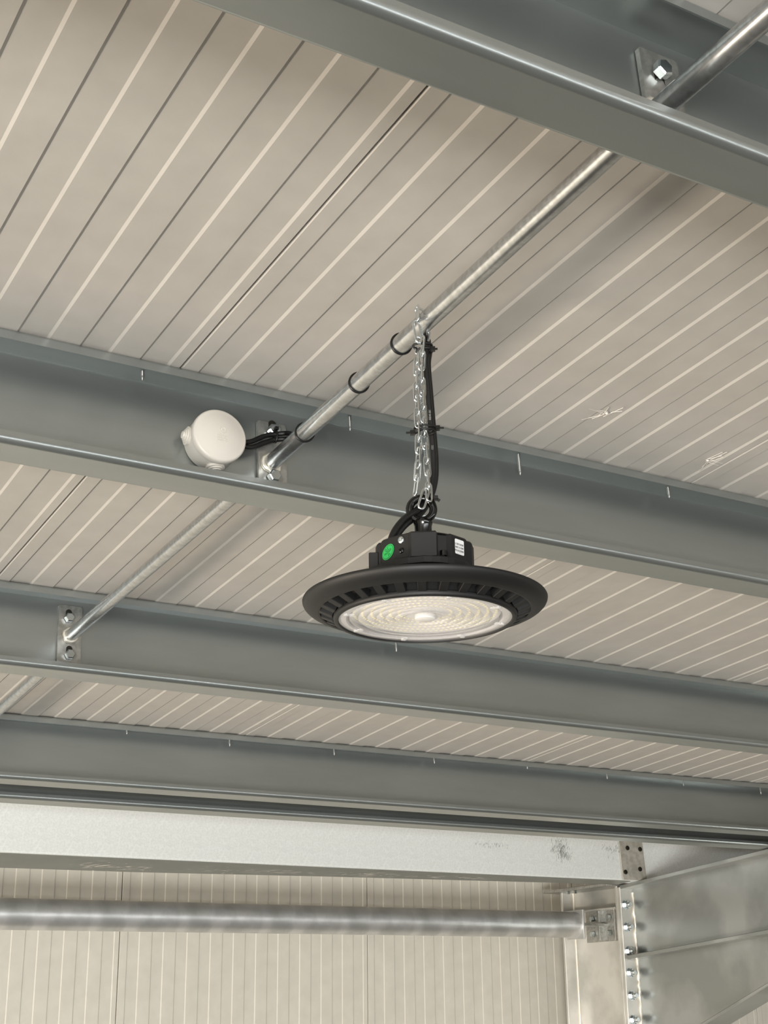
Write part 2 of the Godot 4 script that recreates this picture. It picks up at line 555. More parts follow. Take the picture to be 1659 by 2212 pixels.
func purlins() -> void:
	var rows := [
		[-0.822, "galvanised C-purlin nearest the viewer, crossing the upper right corner", []],
		[-1.7105, "galvanised C-purlin that carries the round white junction box", [[0.6333, 0.018], [0.9706, 0.027], [1.289, 0.041], [1.6112, 0.024]]],
		[-2.629, "galvanised C-purlin passing straight behind the lens of the black lamp", [[1.6002, 0.031]]],
		[-3.545, "galvanised C-purlin with a row of eight screw tips, last before the dark gap", [[1.3073, 0.0212], [1.6075, 0.0293], [1.937, 0.0281], [2.279, 0.0265], [2.623, 0.0172], [2.939, 0.0266], [3.263, 0.0273], [3.614, 0.0324]]],
		[-3.762, "galvanised C-purlin close behind another, half hidden in the dark gap above the bright eave beam", []],
	]
	for r in rows:
		var u: float = r[0]
		var o := thing("purlin", r[1], "purlin", RP(2.0, u, PH), "roof purlins")
		var h := TK / 2
		var line := [Vector2(u - h, 0.0170), Vector2(u - h, h + 0.0005), Vector2(u - PF, h + 0.0005), Vector2(u - PF, PH - h), Vector2(u - h, PH - h), Vector2(u - h, 0.1525)]
		part(sheet(line, [0.005, 0.0004, 0.005, 0.0085], TK, -8.5, 8.5), "channel", M.purlin, o)
		for s in r[2]:
			screw_tip(o, s[0], u - 0.032, s[1])
	var e := thing("eave_beam", "galvanised eave beam whitened for the daylight on it, with a flat face, resting on the column head", "beam", RP(2.0, -4.54, 0.171))
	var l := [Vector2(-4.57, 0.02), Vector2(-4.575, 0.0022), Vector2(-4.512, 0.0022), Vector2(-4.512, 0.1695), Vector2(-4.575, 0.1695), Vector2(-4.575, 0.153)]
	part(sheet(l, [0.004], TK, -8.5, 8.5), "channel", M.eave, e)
	# shallow rolled lines along the face
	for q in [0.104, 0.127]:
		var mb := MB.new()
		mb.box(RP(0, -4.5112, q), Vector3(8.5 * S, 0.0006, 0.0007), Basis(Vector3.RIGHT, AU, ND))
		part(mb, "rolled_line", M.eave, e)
	var f := thing("eave_flashing", "dark grey galvanised flashing strip with white scuffs under the eave beam", "flashing", RP(2.0, -4.65, 0.174))
	var mb2 := MB.new()
	var poly := PackedVector2Array([Vector2(-8.5, -4.52), Vector2(3.79, -4.52), Vector2(3.79, -4.60), Vector2(2.5, -4.69), Vector2(1.8, -4.755), Vector2(1.0, -4.785), Vector2(-8.5, -4.80)])
	var pp := PackedVector2Array()
	for q in poly: pp.append(Vector2(q.x * S, q.y * S))
	mb2.prism(pp, RP(0, 0, 0.1712), Vector3.RIGHT, AU, ND, 0.0, 0.0015)
	part(mb2, "strip", M.flashing, f)

func screw_tip(o: Node3D, x: float, u: float, tip: float) -> void:
	var mb := MB.new()
	var bs := axis_basis(ND)
	var L := (tip - 0.0022) * S
	var pr := []
	var y := 0.0
	while y < L - 0.008:
		pr.append_array([[0.0029, y], [0.0025, y + 0.0008]])
		y += 0.0016
	pr.append_array([[0.0024, L - 0.008], [0.0021, L - 0.003], [0.0, L]])
	mb.lathe(pr, RP(x, u, 0.0022), bs, 10)
	part(mb, "screw_tip", M.screw, o)

# ---- bolts
func hex_bolt(r: float, h: float, washer: float) -> MB:
	var mb := MB.new()
	if washer > 0.0:
		mb.lathe([[washer, 0], [washer, 0.002], [r * 0.9, 0.002]], Vector3.ZERO, Basis(), 20)
	mb.lathe([[r, 0.002], [r, h - r * 0.16], [r * 0.82, h], [0, h]], Vector3.ZERO, Basis(), 6, 0.35)
	return mb

# ---- portal frame
func portal() -> void:
	var xl := 3.82
	var xr := 3.95
	var xw := 3.885
	var cap_y := 0.484
	var c := thing("steel_column", "galvanised steel H-column under the eave, at the lower right", "column", P(xw, -EYE / S, -4.81))
	var mid := (cap_y - EYE / S) / 2
	var hh := (cap_y + EYE / S) / 2 * S
	var mb := MB.new()
	mb.box(P(xw, mid, -4.6275), Vector3(0.065 * S, hh, 0.0075 * S), Basis(), 0.002)
	part(mb, "inner_flange", M.column, c)
	mb = MB.new()
	mb.box(P(xw, mid, -4.9925), Vector3(0.065 * S, hh, 0.0075 * S), Basis(), 0.002)
	part(mb, "outer_flange", M.column, c)
	mb = MB.new()
	mb.box(P(xw, mid, -4.81), Vector3(0.0045 * S, hh, 0.175 * S))
	part(mb, "web", M.column, c)
	mb = MB.new()
	mb.tube([P(xw - 0.007, -2.0, -4.983), P(xw - 0.007, cap_y, -4.983)], 0.005, 8)
	part(mb, "fillet_weld", M.weld, c, "pale line of weld where web meets flange")
	mb = MB.new()
	mb.box(P(3.865, cap_y + 0.004, -4.825), Vector3(0.105 * S, 0.006 * S, 0.215 * S), Basis(), 0.002)
	part(mb, "cap_plate", M.plate, c)
	mb = MB.new()
	mb.box(P(3.85, 0.400, -4.81), Vector3(0.03 * S, 0.003 * S, 0.17 * S), Basis(), 0.001)
	part(mb, "stiffener", M.column, c)
	var hb := shape(hex_bolt(0.011, 0.012, 0.0))
	for q in [[3.785, -4.90], [3.79, -4.86]]:
		place(hb, "bolt", M.zinc, c, axis_basis(Vector3.DOWN), P(q[0], cap_y - 0.002, q[1]))

	var r := thing("haunched_rafter", "galvanised steel rafter with a tapered haunch bolted to the column", "rafter", P(xw, -0.22, -4.60))
	mb = MB.new()
	mb.box(RP(xw, -1.72, 0.1785), Vector3(0.065 * S, 2.91 * S, 0.0075 * S), Basis(Vector3.RIGHT, AU, ND), 0.002)
	part(mb, "top_flange", M.frame, r)
	mb = MB.new()
	mb.box(RP(xw, -1.72, 0.452), Vector3(0.065 * S, 2.91 * S, 0.0075 * S), Basis(Vector3.RIGHT, AU, ND), 0.002)
	part(mb, "bottom_flange", M.frame, r)
	mb = MB.new()
	mb.box(RP(xw, -1.72, 0.315), Vector3(0.004 * S, 2.91 * S, 0.132 * S), Basis(Vector3.RIGHT, AU, ND))
	part(mb, "web", M.frame, r)
	# haunch: web and sloping flange in the y-z plane
	var yb := func(z: float) -> float: return 0.26 + 0.0756 * (z + 3.8)
	var yf := func(z: float) -> float: return 0.092 + 0.375 * (z + 3.826)
	mb = MB.new()
	var tri := PackedVector2Array([Vector2(-4.60, yb.call(-4.60)), Vector2(-4.60, yf.call(-4.60)), Vector2(-3.24, yf.call(-3.24))])
	var tw := PackedVector2Array()
	for q in tri: tw.append(q * S)
	mb.prism(tw, P(xw, 0, 0), Vector3.BACK, Vector3.UP, Vector3.RIGHT, -0.004, 0.004)
	part(mb, "haunch_web", M.frame, r)
	var d := Vector3(0, 0.375, 1).normalized()
	mb = MB.new()
	var a := P(xw, yf.call(-4.60), -4.60)
	var b := P(xw, yf.call(-3.26), -3.26)
	mb.box((a + b) / 2 - d.cross(Vector3.RIGHT) * -0.006 * -1.0, Vector3(0.065 * S, (b - a).length() / 2, 0.006), Basis(Vector3.RIGHT, d, Vector3.RIGHT.cross(d)), 0.002)
	part(mb, "haunch_flange", M.frame, r)
	mb = MB.new()
	mb.box(P(xw, 0.118, -4.608), Vector3(0.068 * S, 0.36 * S, 0.0105 * S), Basis(), 0.002)
	part(mb, "end_plate", M.column, r)
	for y in [0.409, 0.322, 0.230, 0.147, 0.060, -0.030, -0.118]:
		for x in [3.842, 3.928]:
			var o := place(shape(hex_bolt(0.0165, 0.016, 0.0195)), "bolt", M.zinc, r, axis_basis(Vector3.BACK), P(x, y, -4.5975))
			if x < 3.9:
				var st := MB.new()
				st.lathe([[0.0100, 0], [0.0100, 0.030], [0.0085, 0.032], [0, 0.032]], Vector3.ZERO, Basis(), 12)
				put(shape(st), "bolt_shank", M.zinc, o)
	# uneven bead of weld between web and end plate
	var g := RandomNumberGenerator.new()
	g.seed = 5
	var pts := []
	var y := -0.19
	while y < 0.468:
		pts.append(P(3.880 + g.randf_range(-0.0025, 0.0025), y, -4.595 + g.randf_range(-0.001, 0.002)))
		y += 0.012
	mb = MB.new()
	mb.tube(pts, 0.0062, 8)
	part(mb, "weld_bead", M.weld, r, "bright uneven bead of weld")
	# cleat that holds the eave beam, with four bolts
	mb = MB.new()
	mb.box(RP(3.80, -4.506, 0.0875), Vector3(0.061 * S, 0.003 * S, 0.0825 * S), Basis(Vector3.RIGHT, AU, ND), 0.001)
	var cl := part(mb, "purlin_cleat", M.dull, r, "dull plate with four dark bolts on the eave beam")
	var bm := shape(hex_bolt(0.0075, 0.005, 0.0))
	for q in [[3.778, 0.0447], [3.843, 0.0465], [3.7535, 0.1406], [3.8305, 0.1261]]:
		mb = MB.new()
		mb.lathe([[0.0095, 0], [0.0095, 0.003], [0.006, 0.004], [0.006, 0.002], [0, 0.002]], RP(q[0], -4.5025, q[1]), axis_basis(AU), 14)
		part(mb, "rivet", M.dark_bolt, cl)

# ---- sag rods between the purlins
func slotted_plate(o: Node3D, x: float, u: float, n0: float, n1: float, w: float, bolts: Array, turn: float) -> void:
	var poly := PackedVector2Array()
	var k := 0.003
	var hw := w / 2 * S
	var hn := (n1 - n0) / 2 * S
	for q in [[-hw, -hn + k], [-hw + k, -hn], [hw - k, -hn], [hw, -hn + k], [hw, hn - k], [hw - k, hn], [-hw + k, hn], [-hw, hn - k]]:
		poly.append(Vector2(q[0], q[1]))
	var mb := MB.new()
	mb.prism(poly, RP(x, u, (n0 + n1) / 2), Vector3.RIGHT, ND, AU, 0.0, 0.006, 0.0008)
	var pl := part(mb, "end_plate", M.plate, o, "thin galvanised end plate with two bolts")
	var bm := shape(hex_bolt(0.0105, 0.012, 0.0))
	for b in bolts:
		var at := RP(b[0], u, b[1]) + AU * 0.0063
		# slot seen above the head
		var sl := PackedVector2Array()
		for j in 20:
			var t := PI2 * j / 20.0
			sl.append(Vector2(cos(t) * 0.0068, sin(t) * 0.0068 + (0.010 if sin(t) > 0.0 else -0.010) * turn))
		mb = MB.new()
		mb.prism(sl, at + ND * -0.007 * turn, Vector3.RIGHT, ND, AU, -0.004, 0.0001)
		part(mb, "slot", M.dark_bolt, pl)
		place(bm, "bolt", M.zinc, pl, axis_basis(AU, Vector3.RIGHT.rotated(AU, b[0] * 9.0 + b[1] * 40.0)), at)

func rod(label: String, xa: float, ua: float, na: float, xb: float, ub: float, nb: float) -> Node3D:
	var a := RP(xa, ua, na)
	var b := RP(xb, ub, nb)
	var o := thing("sag_rod", label, "rod", a, "sag rods between the purlins")
	var mb := MB.new()
	mb.tube([a + (b - a).normalized() * 0.003, b], 0.0126, 28)
	part(mb, "tube", M.rod, o)
	# rough ring of weld at the plate
	var g := RandomNumberGenerator.new()
	g.seed = int(absf(ua) * 100.0)
	var pts := []
	for j in 16:
		var t := PI2 * j / 16.0
		pts.append(a + AU * (0.0065 + g.randf_range(-0.001, 0.0015)) + (Vector3.RIGHT * cos(t) + ND * sin(t)) * (0.0135 + g.randf_range(-0.001, 0.0018)))
	mb = MB.new()
	mb.tube(pts, 0.0042, 8, true)
	part(mb, "weld_collar", M.weld, o, "bright ring of weld where rod meets plate")
	return o

func sag_rods() -> void:
	var o := rod("galvanised sag rod carrying the lamp chain, three black ties around it", 0.8457, -1.770, 0.0965, 0.838, -0.884, 0.0934)
	slotted_plate(o, 0.8485, -1.7712, 0.0275, 0.1490, 0.0475, [[0.8491, 0.0440], [0.8476, 0.1195]], 0.8)
	o = rod("galvanised sag rod in the upper right corner, running out of the picture", 0.8281, -0.882, 0.1063, 0.838, 0.03, 0.1063)
	slotted_plate(o, 0.8455, -0.8827, 0.0245, 0.1450, 0.0510, [[0.8420, 0.0510], [0.845, 0.1250]], -0.8)
	o = rod("galvanised sag rod ending at the bolted plate near the left edge", 0.8500, -2.688, 0.0785, 0.8690, -1.775, 0.0717)
	slotted_plate(o, 0.8490, -2.6905, 0.0140, 0.1480, 0.0490, [[0.8453, 0.0425], [0.8492, 0.1190]], 0.8)
	o = rod("short visible stretch of galvanised sag rod at the lower left edge", 0.8780, -3.606, 0.0760, 0.8785, -2.693, 0.0717)
	slotted_plate(o, 0.8785, -3.6063, 0.0140, 0.1480, 0.0490, [[0.8785, 0.0425], [0.8785, 0.1190]], 0.8)

# ---- round strut along the wall
func bracing_tube() -> void:
	var a := P(-4.5, 0.305, -4.80)
	var b := P(3.735, 0.340, -4.80)
	var o := thing("bracing_tube", "thick galvanised round tube running level along the back wall into the column", "tube", a)
	var mb := MB.new()
	mb.tube([a, b], 0.0535, 48)
	part(mb, "tube", M.galv, o)
	mb = MB.new()
	mb.box(P(3.738, 0.340, -4.80), Vector3(0.004, 0.060, 0.060), Basis(), 0.001)
	part(mb, "end_cap", M.galv, o)
	mb = MB.new()
	mb.box(P(3.805, 0.340, -4.80), Vector3(0.070, 0.006, 0.046), Basis(), 0.001)
	mb.box(P(3.860, 0.338, -4.787), Vector3(0.012, 0.062, 0.005), Basis(), 0.001)
	part(mb, "fin_plate", M.plate, o)
	mb = MB.new()
	mb.box(P(3.874, 0.338, -4.80), Vector3(0.006, 0.066, 0.098), Basis(), 0.001)
	var bp := part(mb, "base_plate", M.plate, o)
	var bm := shape(hex_bolt(0.0125, 0.014, 0.0))
	for q in [[0.368, -4.846], [0.3686, -4.735], [0.3075, -4.846], [0.3068, -4.738]]:
		place(bm, "bolt", M.zinc, bp, axis_basis(Vector3.LEFT), P(3.868, q[0], q[1]))

# ---- junction box
func junction_box() -> void:
	var cx := 0.7478
	var cn := 0.0865
	var base := RP(cx, -1.7712, cn)
	var o := thing("junction_box", "round white plastic junction box fixed to the purlin web", "junction box", base)
	var bs := axis_basis(AU)
	var mb := MB.new()
	mb.lathe([[0, 0], [0.0395, 0], [0.0415, 0.003], [0.0415, 0.034]], base, bs, 64)
	part(mb, "body", M.box_white, o)
	mb = MB.new()
	mb.lathe([[0.0415, 0.032], [0.0428, 0.0325], [0.0432, 0.0345], [0.0430, 0.0405], [0.0419, 0.0432], [0.0396, 0.0445], [0.0330, 0.0449], [0.0318, 0.0458], [0, 0.0458]], base, bs, 64, 0.0, 0.55)
	var lid := part(mb, "lid", M.box_white, o)
	# raised moulded mark: a ring with a bent bar, and two lines of raised dashes
	var face := base + AU * 0.0458
	var ring := []
	for j in 24:
		var t := PI2 * j / 24.0
		ring.append(face + (Vector3.RIGHT * cos(t) + ND * sin(t)) * 0.0048 + Vector3.RIGHT * 0.003 - ND * 0.008)
	mb = MB.new()
	mb.tube(ring, 0.0008, 6, true)
	mb.tube([face + Vector3.RIGHT * 0.001 - ND * 0.011, face + Vector3.RIGHT * 0.002 - ND * 0.007, face + Vector3.RIGHT * 0.005 - ND * 0.009], 0.0008, 6)
	for rw in 3:
		for k in 5:
			mb.box(face + Vector3.RIGHT * (-0.005 + 0.0034 * k) + ND * (0.0005 + rw * 0.0042), Vector3(0.0011, 0.0012, 0.0008), Basis(Vector3.RIGHT, ND, AU))
	part(mb, "moulded_mark", M.box_white, lid)
	for q in [[-1.0, -0.05, 1.0], [0.08, 1.0, -1.0], [0.92, -0.38, 1.0]]:
		var d: Vector3 = (Vector3.RIGHT * q[0] + ND * q[1]).normalized()
		var at := base + d * 0.0390 + AU * 0.0170
		mb = MB.new()
		var pr := [[0.0145, 0.0], [0.0145, 0.0042], [0.0130, 0.0048], [0.0118, 0.0048], [0.0114, 0.0064], [0.0100, 0.0070], [0.0088, 0.0070], [0.0084, 0.0086], [0.0072, 0.0090], [0.0062, 0.0090]]
		if q[2] > 0.0: pr.append_array([[0.0056, 0.0112], [0.0034, 0.0118], [0, 0.0118]])
		else: pr.append_array([[0.0060, 0.0040], [0.0, 0.0040]])
		mb.lathe(pr, at, axis_basis(d), 32)
		var gr := part(mb, "grommet", M.box_white, o)
		if q[2] < 0.0:
			mb = MB.new()
			mb.lathe([[0.0058, 0.0], [0.0058, 0.0045], [0.0, 0.0045]], at, axis_basis(d), 20)
			part(mb, "opening", M.hole_shade, gr)

# ---- lamp
const LX := 0.832
const LY := 0.4237
const LZ := -1.314

func L(right: float, h: float, front: float) -> Vector3:
	return P(LX, LY + h, LZ) + (RT * right - HD * front) * S

func lamp() -> void:
	var c := P(LX, LY, LZ)
	var o := thing("high_bay_lamp", "round black high-bay lamp hanging from a chain, unlit, clear lens facing down", "lamp", c)
	var bs := Basis()
	var prof := func(a: Array) -> Array:
		var b := []
		for q in a: b.append([q[0] * S, q[1] * S])
		return b
	var mb := MB.new()
	# brim: smooth flared skirt from the slotted ring out to the rolled rim and over its top
	mb.lathe(prof.call([[0.1206, 0.0118], [0.1206, 0.0098], [0.1222, 0.0092], [0.1240, 0.0098], [0.1258, 0.0102], [0.1300, 0.0115], [0.1340, 0.0135], [0.1370, 0.0157], [0.1391, 0.0180], [0.1403, 0.0205], [0.1406, 0.0225], [0.1398, 0.0240], [0.1380, 0.0246], [0.1300, 0.0250], [0.1200, 0.0295]]), c, bs, 120)
	part(mb, "brim", M.lamp_black, o)
	mb = MB.new()
	mb.lathe(prof.call([[0.1208, 0.0120], [0.1260, 0.0122], [0.1310, 0.0140], [0.1350, 0.0165], [0.1365, 0.0200], [0.1360, 0.0232], [0.1210, 0.0268]]), c, bs, 72)
	part(mb, "slot_shade_lining", M.hole_shade, o)  # black lining added so the slots look deep in shade
	mb = MB.new()
	mb.lathe(prof.call([[0.0985, 0.0050], [0.0990, 0.0010], [0.1000, -0.0004], [0.1030, -0.0006], [0.1046, 0.0006], [0.1053, 0.0030], [0.1050, 0.0052], [0.0985, 0.0056]]), c, bs, 96)
	part(mb, "bezel", M.lamp_black, o)
	# sloping vanes between bezel and brim
	for k in 30:
		var t := PI2 * (k + 0.3) / 30.0
		var d := Vector3(cos(t), 0, sin(t))
		var a := c + d * 0.1045 * S + Vector3.UP * 0.0035 * S
		var b := c + d * 0.1208 * S + Vector3.UP * 0.0105 * S
		var ax := (b - a).normalized()
		var side := Vector3(-sin(t), 0, cos(t))
		mb = MB.new()
		mb.box((a + b) / 2 + Vector3.UP * 0.004 * S, Vector3(0.0050 * S, 0.0045 * S, (b - a).length() / 2), Basis(side, ax.cross(side) * -1.0, ax), 0.0006)
		part(mb, "vane", M.lamp_black, o)
	mb = MB.new()
	mb.lathe(prof.call([[0.0990, 0.0050], [0.0990, 0.0270], [0.1205, 0.0270], [0.1205, 0.0300], [0.0700, 0.0340], [0.0450, 0.0350], [0.0450, 0.0480], [0.0, 0.0480]]), c, bs, 72)
	part(mb, "heat_sink", M.hole_shade, o)  # near-black colour paints the shade seen through the slots
	# board, rings of light-emitting diodes, clear rippled lens
	mb = MB.new()
	mb.lathe(prof.call([[0.0, 0.0090], [0.0985, 0.0090], [0.0985, 0.0110], [0.0, 0.0110]]), c, bs, 72)
	var board := part(mb, "led_board", M.board, o)
	for r in [0.0300, 0.0405, 0.0510, 0.0615, 0.0720, 0.0815]:
		mb = MB.new()
		var cnt := int(r * PI2 / 0.0062)
		for k in cnt:
			var t := PI2 * k / cnt
			var d := Vector3(cos(t), 0, sin(t))
			mb.box(c + (d * r + Vector3.UP * 0.0086) * S, Vector3(0.0014, 0.0005, 0.0014), Basis(Vector3(-sin(t), 0, cos(t)), Vector3.UP, d))
		part(mb, "led_ring", M.phosphor, board)
	var lp := [[0.0, 0.0016], [0.0115, 0.0016], [0.0130, 0.0024], [0.0150, 0.0034]]
	var rr := 0.0245
	while rr < 0.090:
		for j in 7:
			var t := PI * j / 6.0
			lp.append([rr + 0.0052 * (1.0 - cos(t)), 0.0034 - 0.0022 * sin(t)])
		rr += 0.0105
	lp.append_array([[0.0890, 0.0034], [0.0900, 0.0022], [0.0905, 0.0012], [0.0990, 0.0012]])
	mb = MB.new()
	mb.lathe(prof.call(lp), c, bs, 96)
	var ln := part(mb, "lens", M.lens, o, "clear plastic lens with rippled rings")
	mb = MB.new()
	mb.lathe(prof.call([[0.0, 0.0006], [0.0105, 0.0006], [0.0118, 0.0012], [0.0120, 0.0060]]), c, bs, 40)
	part(mb, "lens_boss", M.board, ln, "round white knob at the centre of the lens")
	mb = MB.new()
	mb.lathe(prof.call([[0.0905, 0.0016], [0.0868, 0.0078]]), c, bs, 72)
	part(mb, "gasket", M.lamp_dark, ln)
	for k in 8:
		var t := PI2 * (k + 0.35) / 8.0
		var at := c + (Vector3(cos(t), 0, sin(t)) * 0.0925 + Vector3.UP * 0.0012) * S
		mb = MB.new()
		mb.lathe([[0, -0.0016], [0.0026, -0.0016], [0.0034, -0.0009], [0.0036, 0.0003]], at, bs, 16)
		mb.box(at - Vector3(cos(t), 0, sin(t)) * 0.006, Vector3(0.003, 0.001, 0.003), Basis(Vector3.UP, -t), 0.0004)
		part(mb, "lens_screw", M.clear, ln)

	# driver housing on four posts
	for k in 4:
		var t := PI2 * (k + 0.62) / 4.0
		mb = MB.new()
		mb.lathe([[0.0045, 0.0], [0.0045, 0.020]], c + (Vector3(cos(t), 0, sin(t)) * 0.046 + Vector3.UP * 0.034) * S, bs, 14)
		part(mb, "post", M.lamp_dark, o)
	var pol := func(deg: float, r: float) -> Vector2:
		var t := deg_to_rad(deg)
		return Vector2(sin(t), cos(t)) * r * S
	var outline := PackedVector2Array()
	for q in [[-13.5, 0.0585], [14.0, 0.0600], [17.0, 0.0545], [19.0, 0.0490], [31.0, 0.0500], [35.0, 0.0555], [62.0, 0.0555], [66.0, 0.0520], [76.0, 0.0570], [95.0, 0.0585], [115.0, 0.0560], [140.0, 0.0555], [165.0, 0.0560], [190.0, 0.0555], [215.0, 0.0555], [240.0, 0.0560], [262.0, 0.0545], [270.0, 0.0540], [276.0, 0.0560], [287.0, 0.0560], [290.0, 0.0525], [300.0, 0.0552], [322.0, 0.0535], [342.0, 0.0555], [344.0, 0.0570]]:
		outline.append(pol.call(q[0], q[1]))
	mb = MB.new()
	mb.prism(outline, P(LX, LY + 0.0590, LZ), RT, -HD, Vector3.UP, 0.0, 0.0300 * S, 0.0022)
	var hs := part(mb, "driver_housing", M.lamp_dark, o)
	var rim := PackedVector2Array()
	for k in 40:
		var dg := 360.0 * k / 40.0
		rim.append(pol.call(dg, 0.0590 if int(k / 5) % 2 == 0 else 0.0575))
	mb = MB.new()
	mb.prism(rim, P(LX, LY + 0.0515, LZ), RT, -HD, Vector3.UP, 0.0, 0.0080 * S, 0.0012)
	part(mb, "base_rim", M.lamp_dark, hs)
	mb = MB.new()
	mb.box(L(-0.0575, 0.066, 0.010), Vector3(0.006, 0.012, 0.008), Basis(RT, Vector3.UP, -HD), 0.001)
	part(mb, "side_lug", M.lamp_dark, hs)
	mb = MB.new()
	mb.lathe(prof.call([[0.050, 0.0], [0.046, 0.0025], [0.020, 0.0060], [0.0, 0.0065]]), P(LX, LY + 0.0888, LZ), bs, 40)
	part(mb, "cover", M.lamp_dark, hs)
	# stickers: left facet between 300 and 322 degrees, right facet between 35 and 62
	facet_sticker(hs, pol.call(300.0, 0.0552), pol.call(322.0, 0.0535))
	facet_label(hs, pol.call(35.0, 0.0555), pol.call(62.0, 0.0555))
	# screws
	var e0: Vector2 = pol.call(322.0, 0.0535)
	var e1: Vector2 = pol.call(342.0, 0.0555)
	var en := RT * -(e1.y - e0.y) + (-HD) * (e1.x - e0.x)
	if en.dot(-HD) < 0.0: en = -en
	en = en.normalized()
	var em := (e0 + e1) / 2
	for q in [[0.0815, 0.0044, M.zinc], [0.0690, 0.0036, M.enamel]]:
		mb = MB.new()
		mb.lathe([[q[1], 0], [q[1] * 0.92, 0.0012], [q[1] * 0.6, 0.002], [q[1] * 0.35, 0.0022], [q[1] * 0.3, 0.0012], [0, 0.0012]], P(LX, LY + q[0], LZ) + RT * em.x - HD * em.y, axis_basis(en), 20)
		part(mb, "screw", q[2], hs)
	mb = MB.new()
	mb.lathe([[0.0042, -0.004], [0.0042, 0.002], [0.0022, 0.0026], [0.0020, 0.001], [0, 0.001]], L(0.0222, 0.0655, 0.0475), bs, 18)
	part(mb, "screw", M.enamel, hs)

	# eye bolt
	mb = MB.new()
	mb.lathe([[0.0105, 0.0], [0.0105, 0.0300], [0.0112, 0.0312], [0.0118, 0.0345], [0.0095, 0.0375], [0.0, 0.0375]], P(LX, LY + 0.085, LZ), bs, 32)
	var eb := part(mb, "eye_bolt", M.enamel, o)
	var ring := []
	var rc := P(LX, LY + 0.1345, LZ) + RT * -0.0015
	for k in 40:
		var t := PI2 * k / 40.0
		ring.append(rc + RT * cos(t) * 0.0140 * S + Vector3.UP * sin(t) * 0.0140 * S)
	mb = MB.new()
	mb.tube(ring, 0.0049, 16, true, false, 1.0, HD)
	part(mb, "ring", M.enamel, eb)

func facet_sticker(hs: Node3D, a: Vector2, b: Vector2) -> void:
	var ex2 := (b - a).normalized()
	var ex := RT * ex2.x - HD * ex2.y
	var nn := ex.cross(Vector3.UP)
	if nn.dot(-HD) < 0.0: nn = -nn
	var m := a.lerp(b, 0.52)
	var c := P(LX, LY + 0.0715, LZ) + RT * m.x - HD * m.y + nn * 0.0003
	var tilt := deg_to_rad(38.0)
	var r := ex * cos(tilt) + Vector3.UP * sin(tilt)
	var w := -ex * sin(tilt) + Vector3.UP * cos(tilt)
	for q in [[0.0108, 0.0082, 0.0003, M.green, "qc_sticker"], [0.0096, 0.0070, 0.0004, M.green_ink, "sticker_line"], [0.0091, 0.0065, 0.0005, M.green, "sticker_field"]]:
		var poly := PackedVector2Array()
		for k in 36:
			poly.append(Vector2(cos(PI2 * k / 36.0) * q[0], sin(PI2 * k / 36.0) * q[1]))
		var mb := MB.new()
		mb.prism(poly, c, r, w, nn, 0.0, q[2])
		part(mb, q[4], q[3], hs, "green oval quality sticker" if q[4] == "qc_sticker" else "")
	var t2 := deg_to_rad(26.0)
	var r2 := ex * cos(t2) + Vector3.UP * sin(t2)
	var w2 := -ex * sin(t2) + Vector3.UP * cos(t2)
	writing("Q.C", 0.0042, 0.0002, "sticker_lettering", M.green_ink, hs, c + nn * 0.0006 + w2 * 0.0036, r2, w2)
	writing("PASSED", 0.0038, 0.0002, "sticker_lettering", M.green_ink, hs, c + nn * 0.0006 - w2 * 0.0002, r2, w2)
	writing("20", 0.0036, 0.0002, "sticker_lettering", M.green_ink, hs, c + nn * 0.0006 - w2 * 0.0040, r2, w2)

func facet_label(hs: Node3D, a: Vector2, b: Vector2) -> void:
	var ex2 := (b - a).normalized()
	var ex := RT * ex2.x - HD * ex2.y
	var nn := ex.cross(Vector3.UP)
	if nn.dot(RT) < 0.0: nn = -nn
	var m := a.lerp(b, 0.50)
	var c := P(LX, LY + 0.0752, LZ) + RT * m.x - HD * m.y + nn * 0.0003
	var mb := MB.new()
	var poly := PackedVector2Array()
	for q in [[-1, -1], [1, -1], [1, 1], [-1, 1]]:
		for k in 4:
			var t := (atan2(q[1], q[0]) - PI / 4) + PI / 2 * k / 3.0
			poly.append(Vector2(q[0] * 0.0066 + cos(t) * 0.0014, q[1] * 0.0078 + sin(t) * 0.0014))
	mb.prism(poly, c, ex, Vector3.UP, nn, 0.0, 0.0003)
	part(mb, "rating_label", M.label_white, hs, "small white label with three printed lines")
	var rows := [["LOW.", "100W"], ["MID.", "150W"], ["HIGH.", "200W"]]
	for i in 3:
		for j in 2:
			writing(rows[i][j], 0.0015, 0.0002, "label_lettering", M.ink, hs, c + nn * 0.0004 + Vector3.UP * (0.0030 - 0.0040 * i) + ex * (-0.0045 if j == 0 else 0.0028), ex, Vector3.UP)

# ---- chain
func link_path(at: Vector3, dir: Vector3, side: Vector3, half := 0.0088, hw := 0.0039) -> Array:
	var d := dir.normalized()
	var s := (side - d * side.dot(d)).normalized()
	var pts := []
	for k in 10:
		var t := PI * k / 9.0
		pts.append(at + d * (half - hw * 0.4) + d * sin(t) * hw * 1.4 + s * cos(t) * hw)
	for k in 10:
		var t := PI + PI * k / 9.0
		pts.append(at - d * (half - hw * 0.4) + d * sin(t) * hw * 1.4 + s * cos(t) * hw)
	return pts

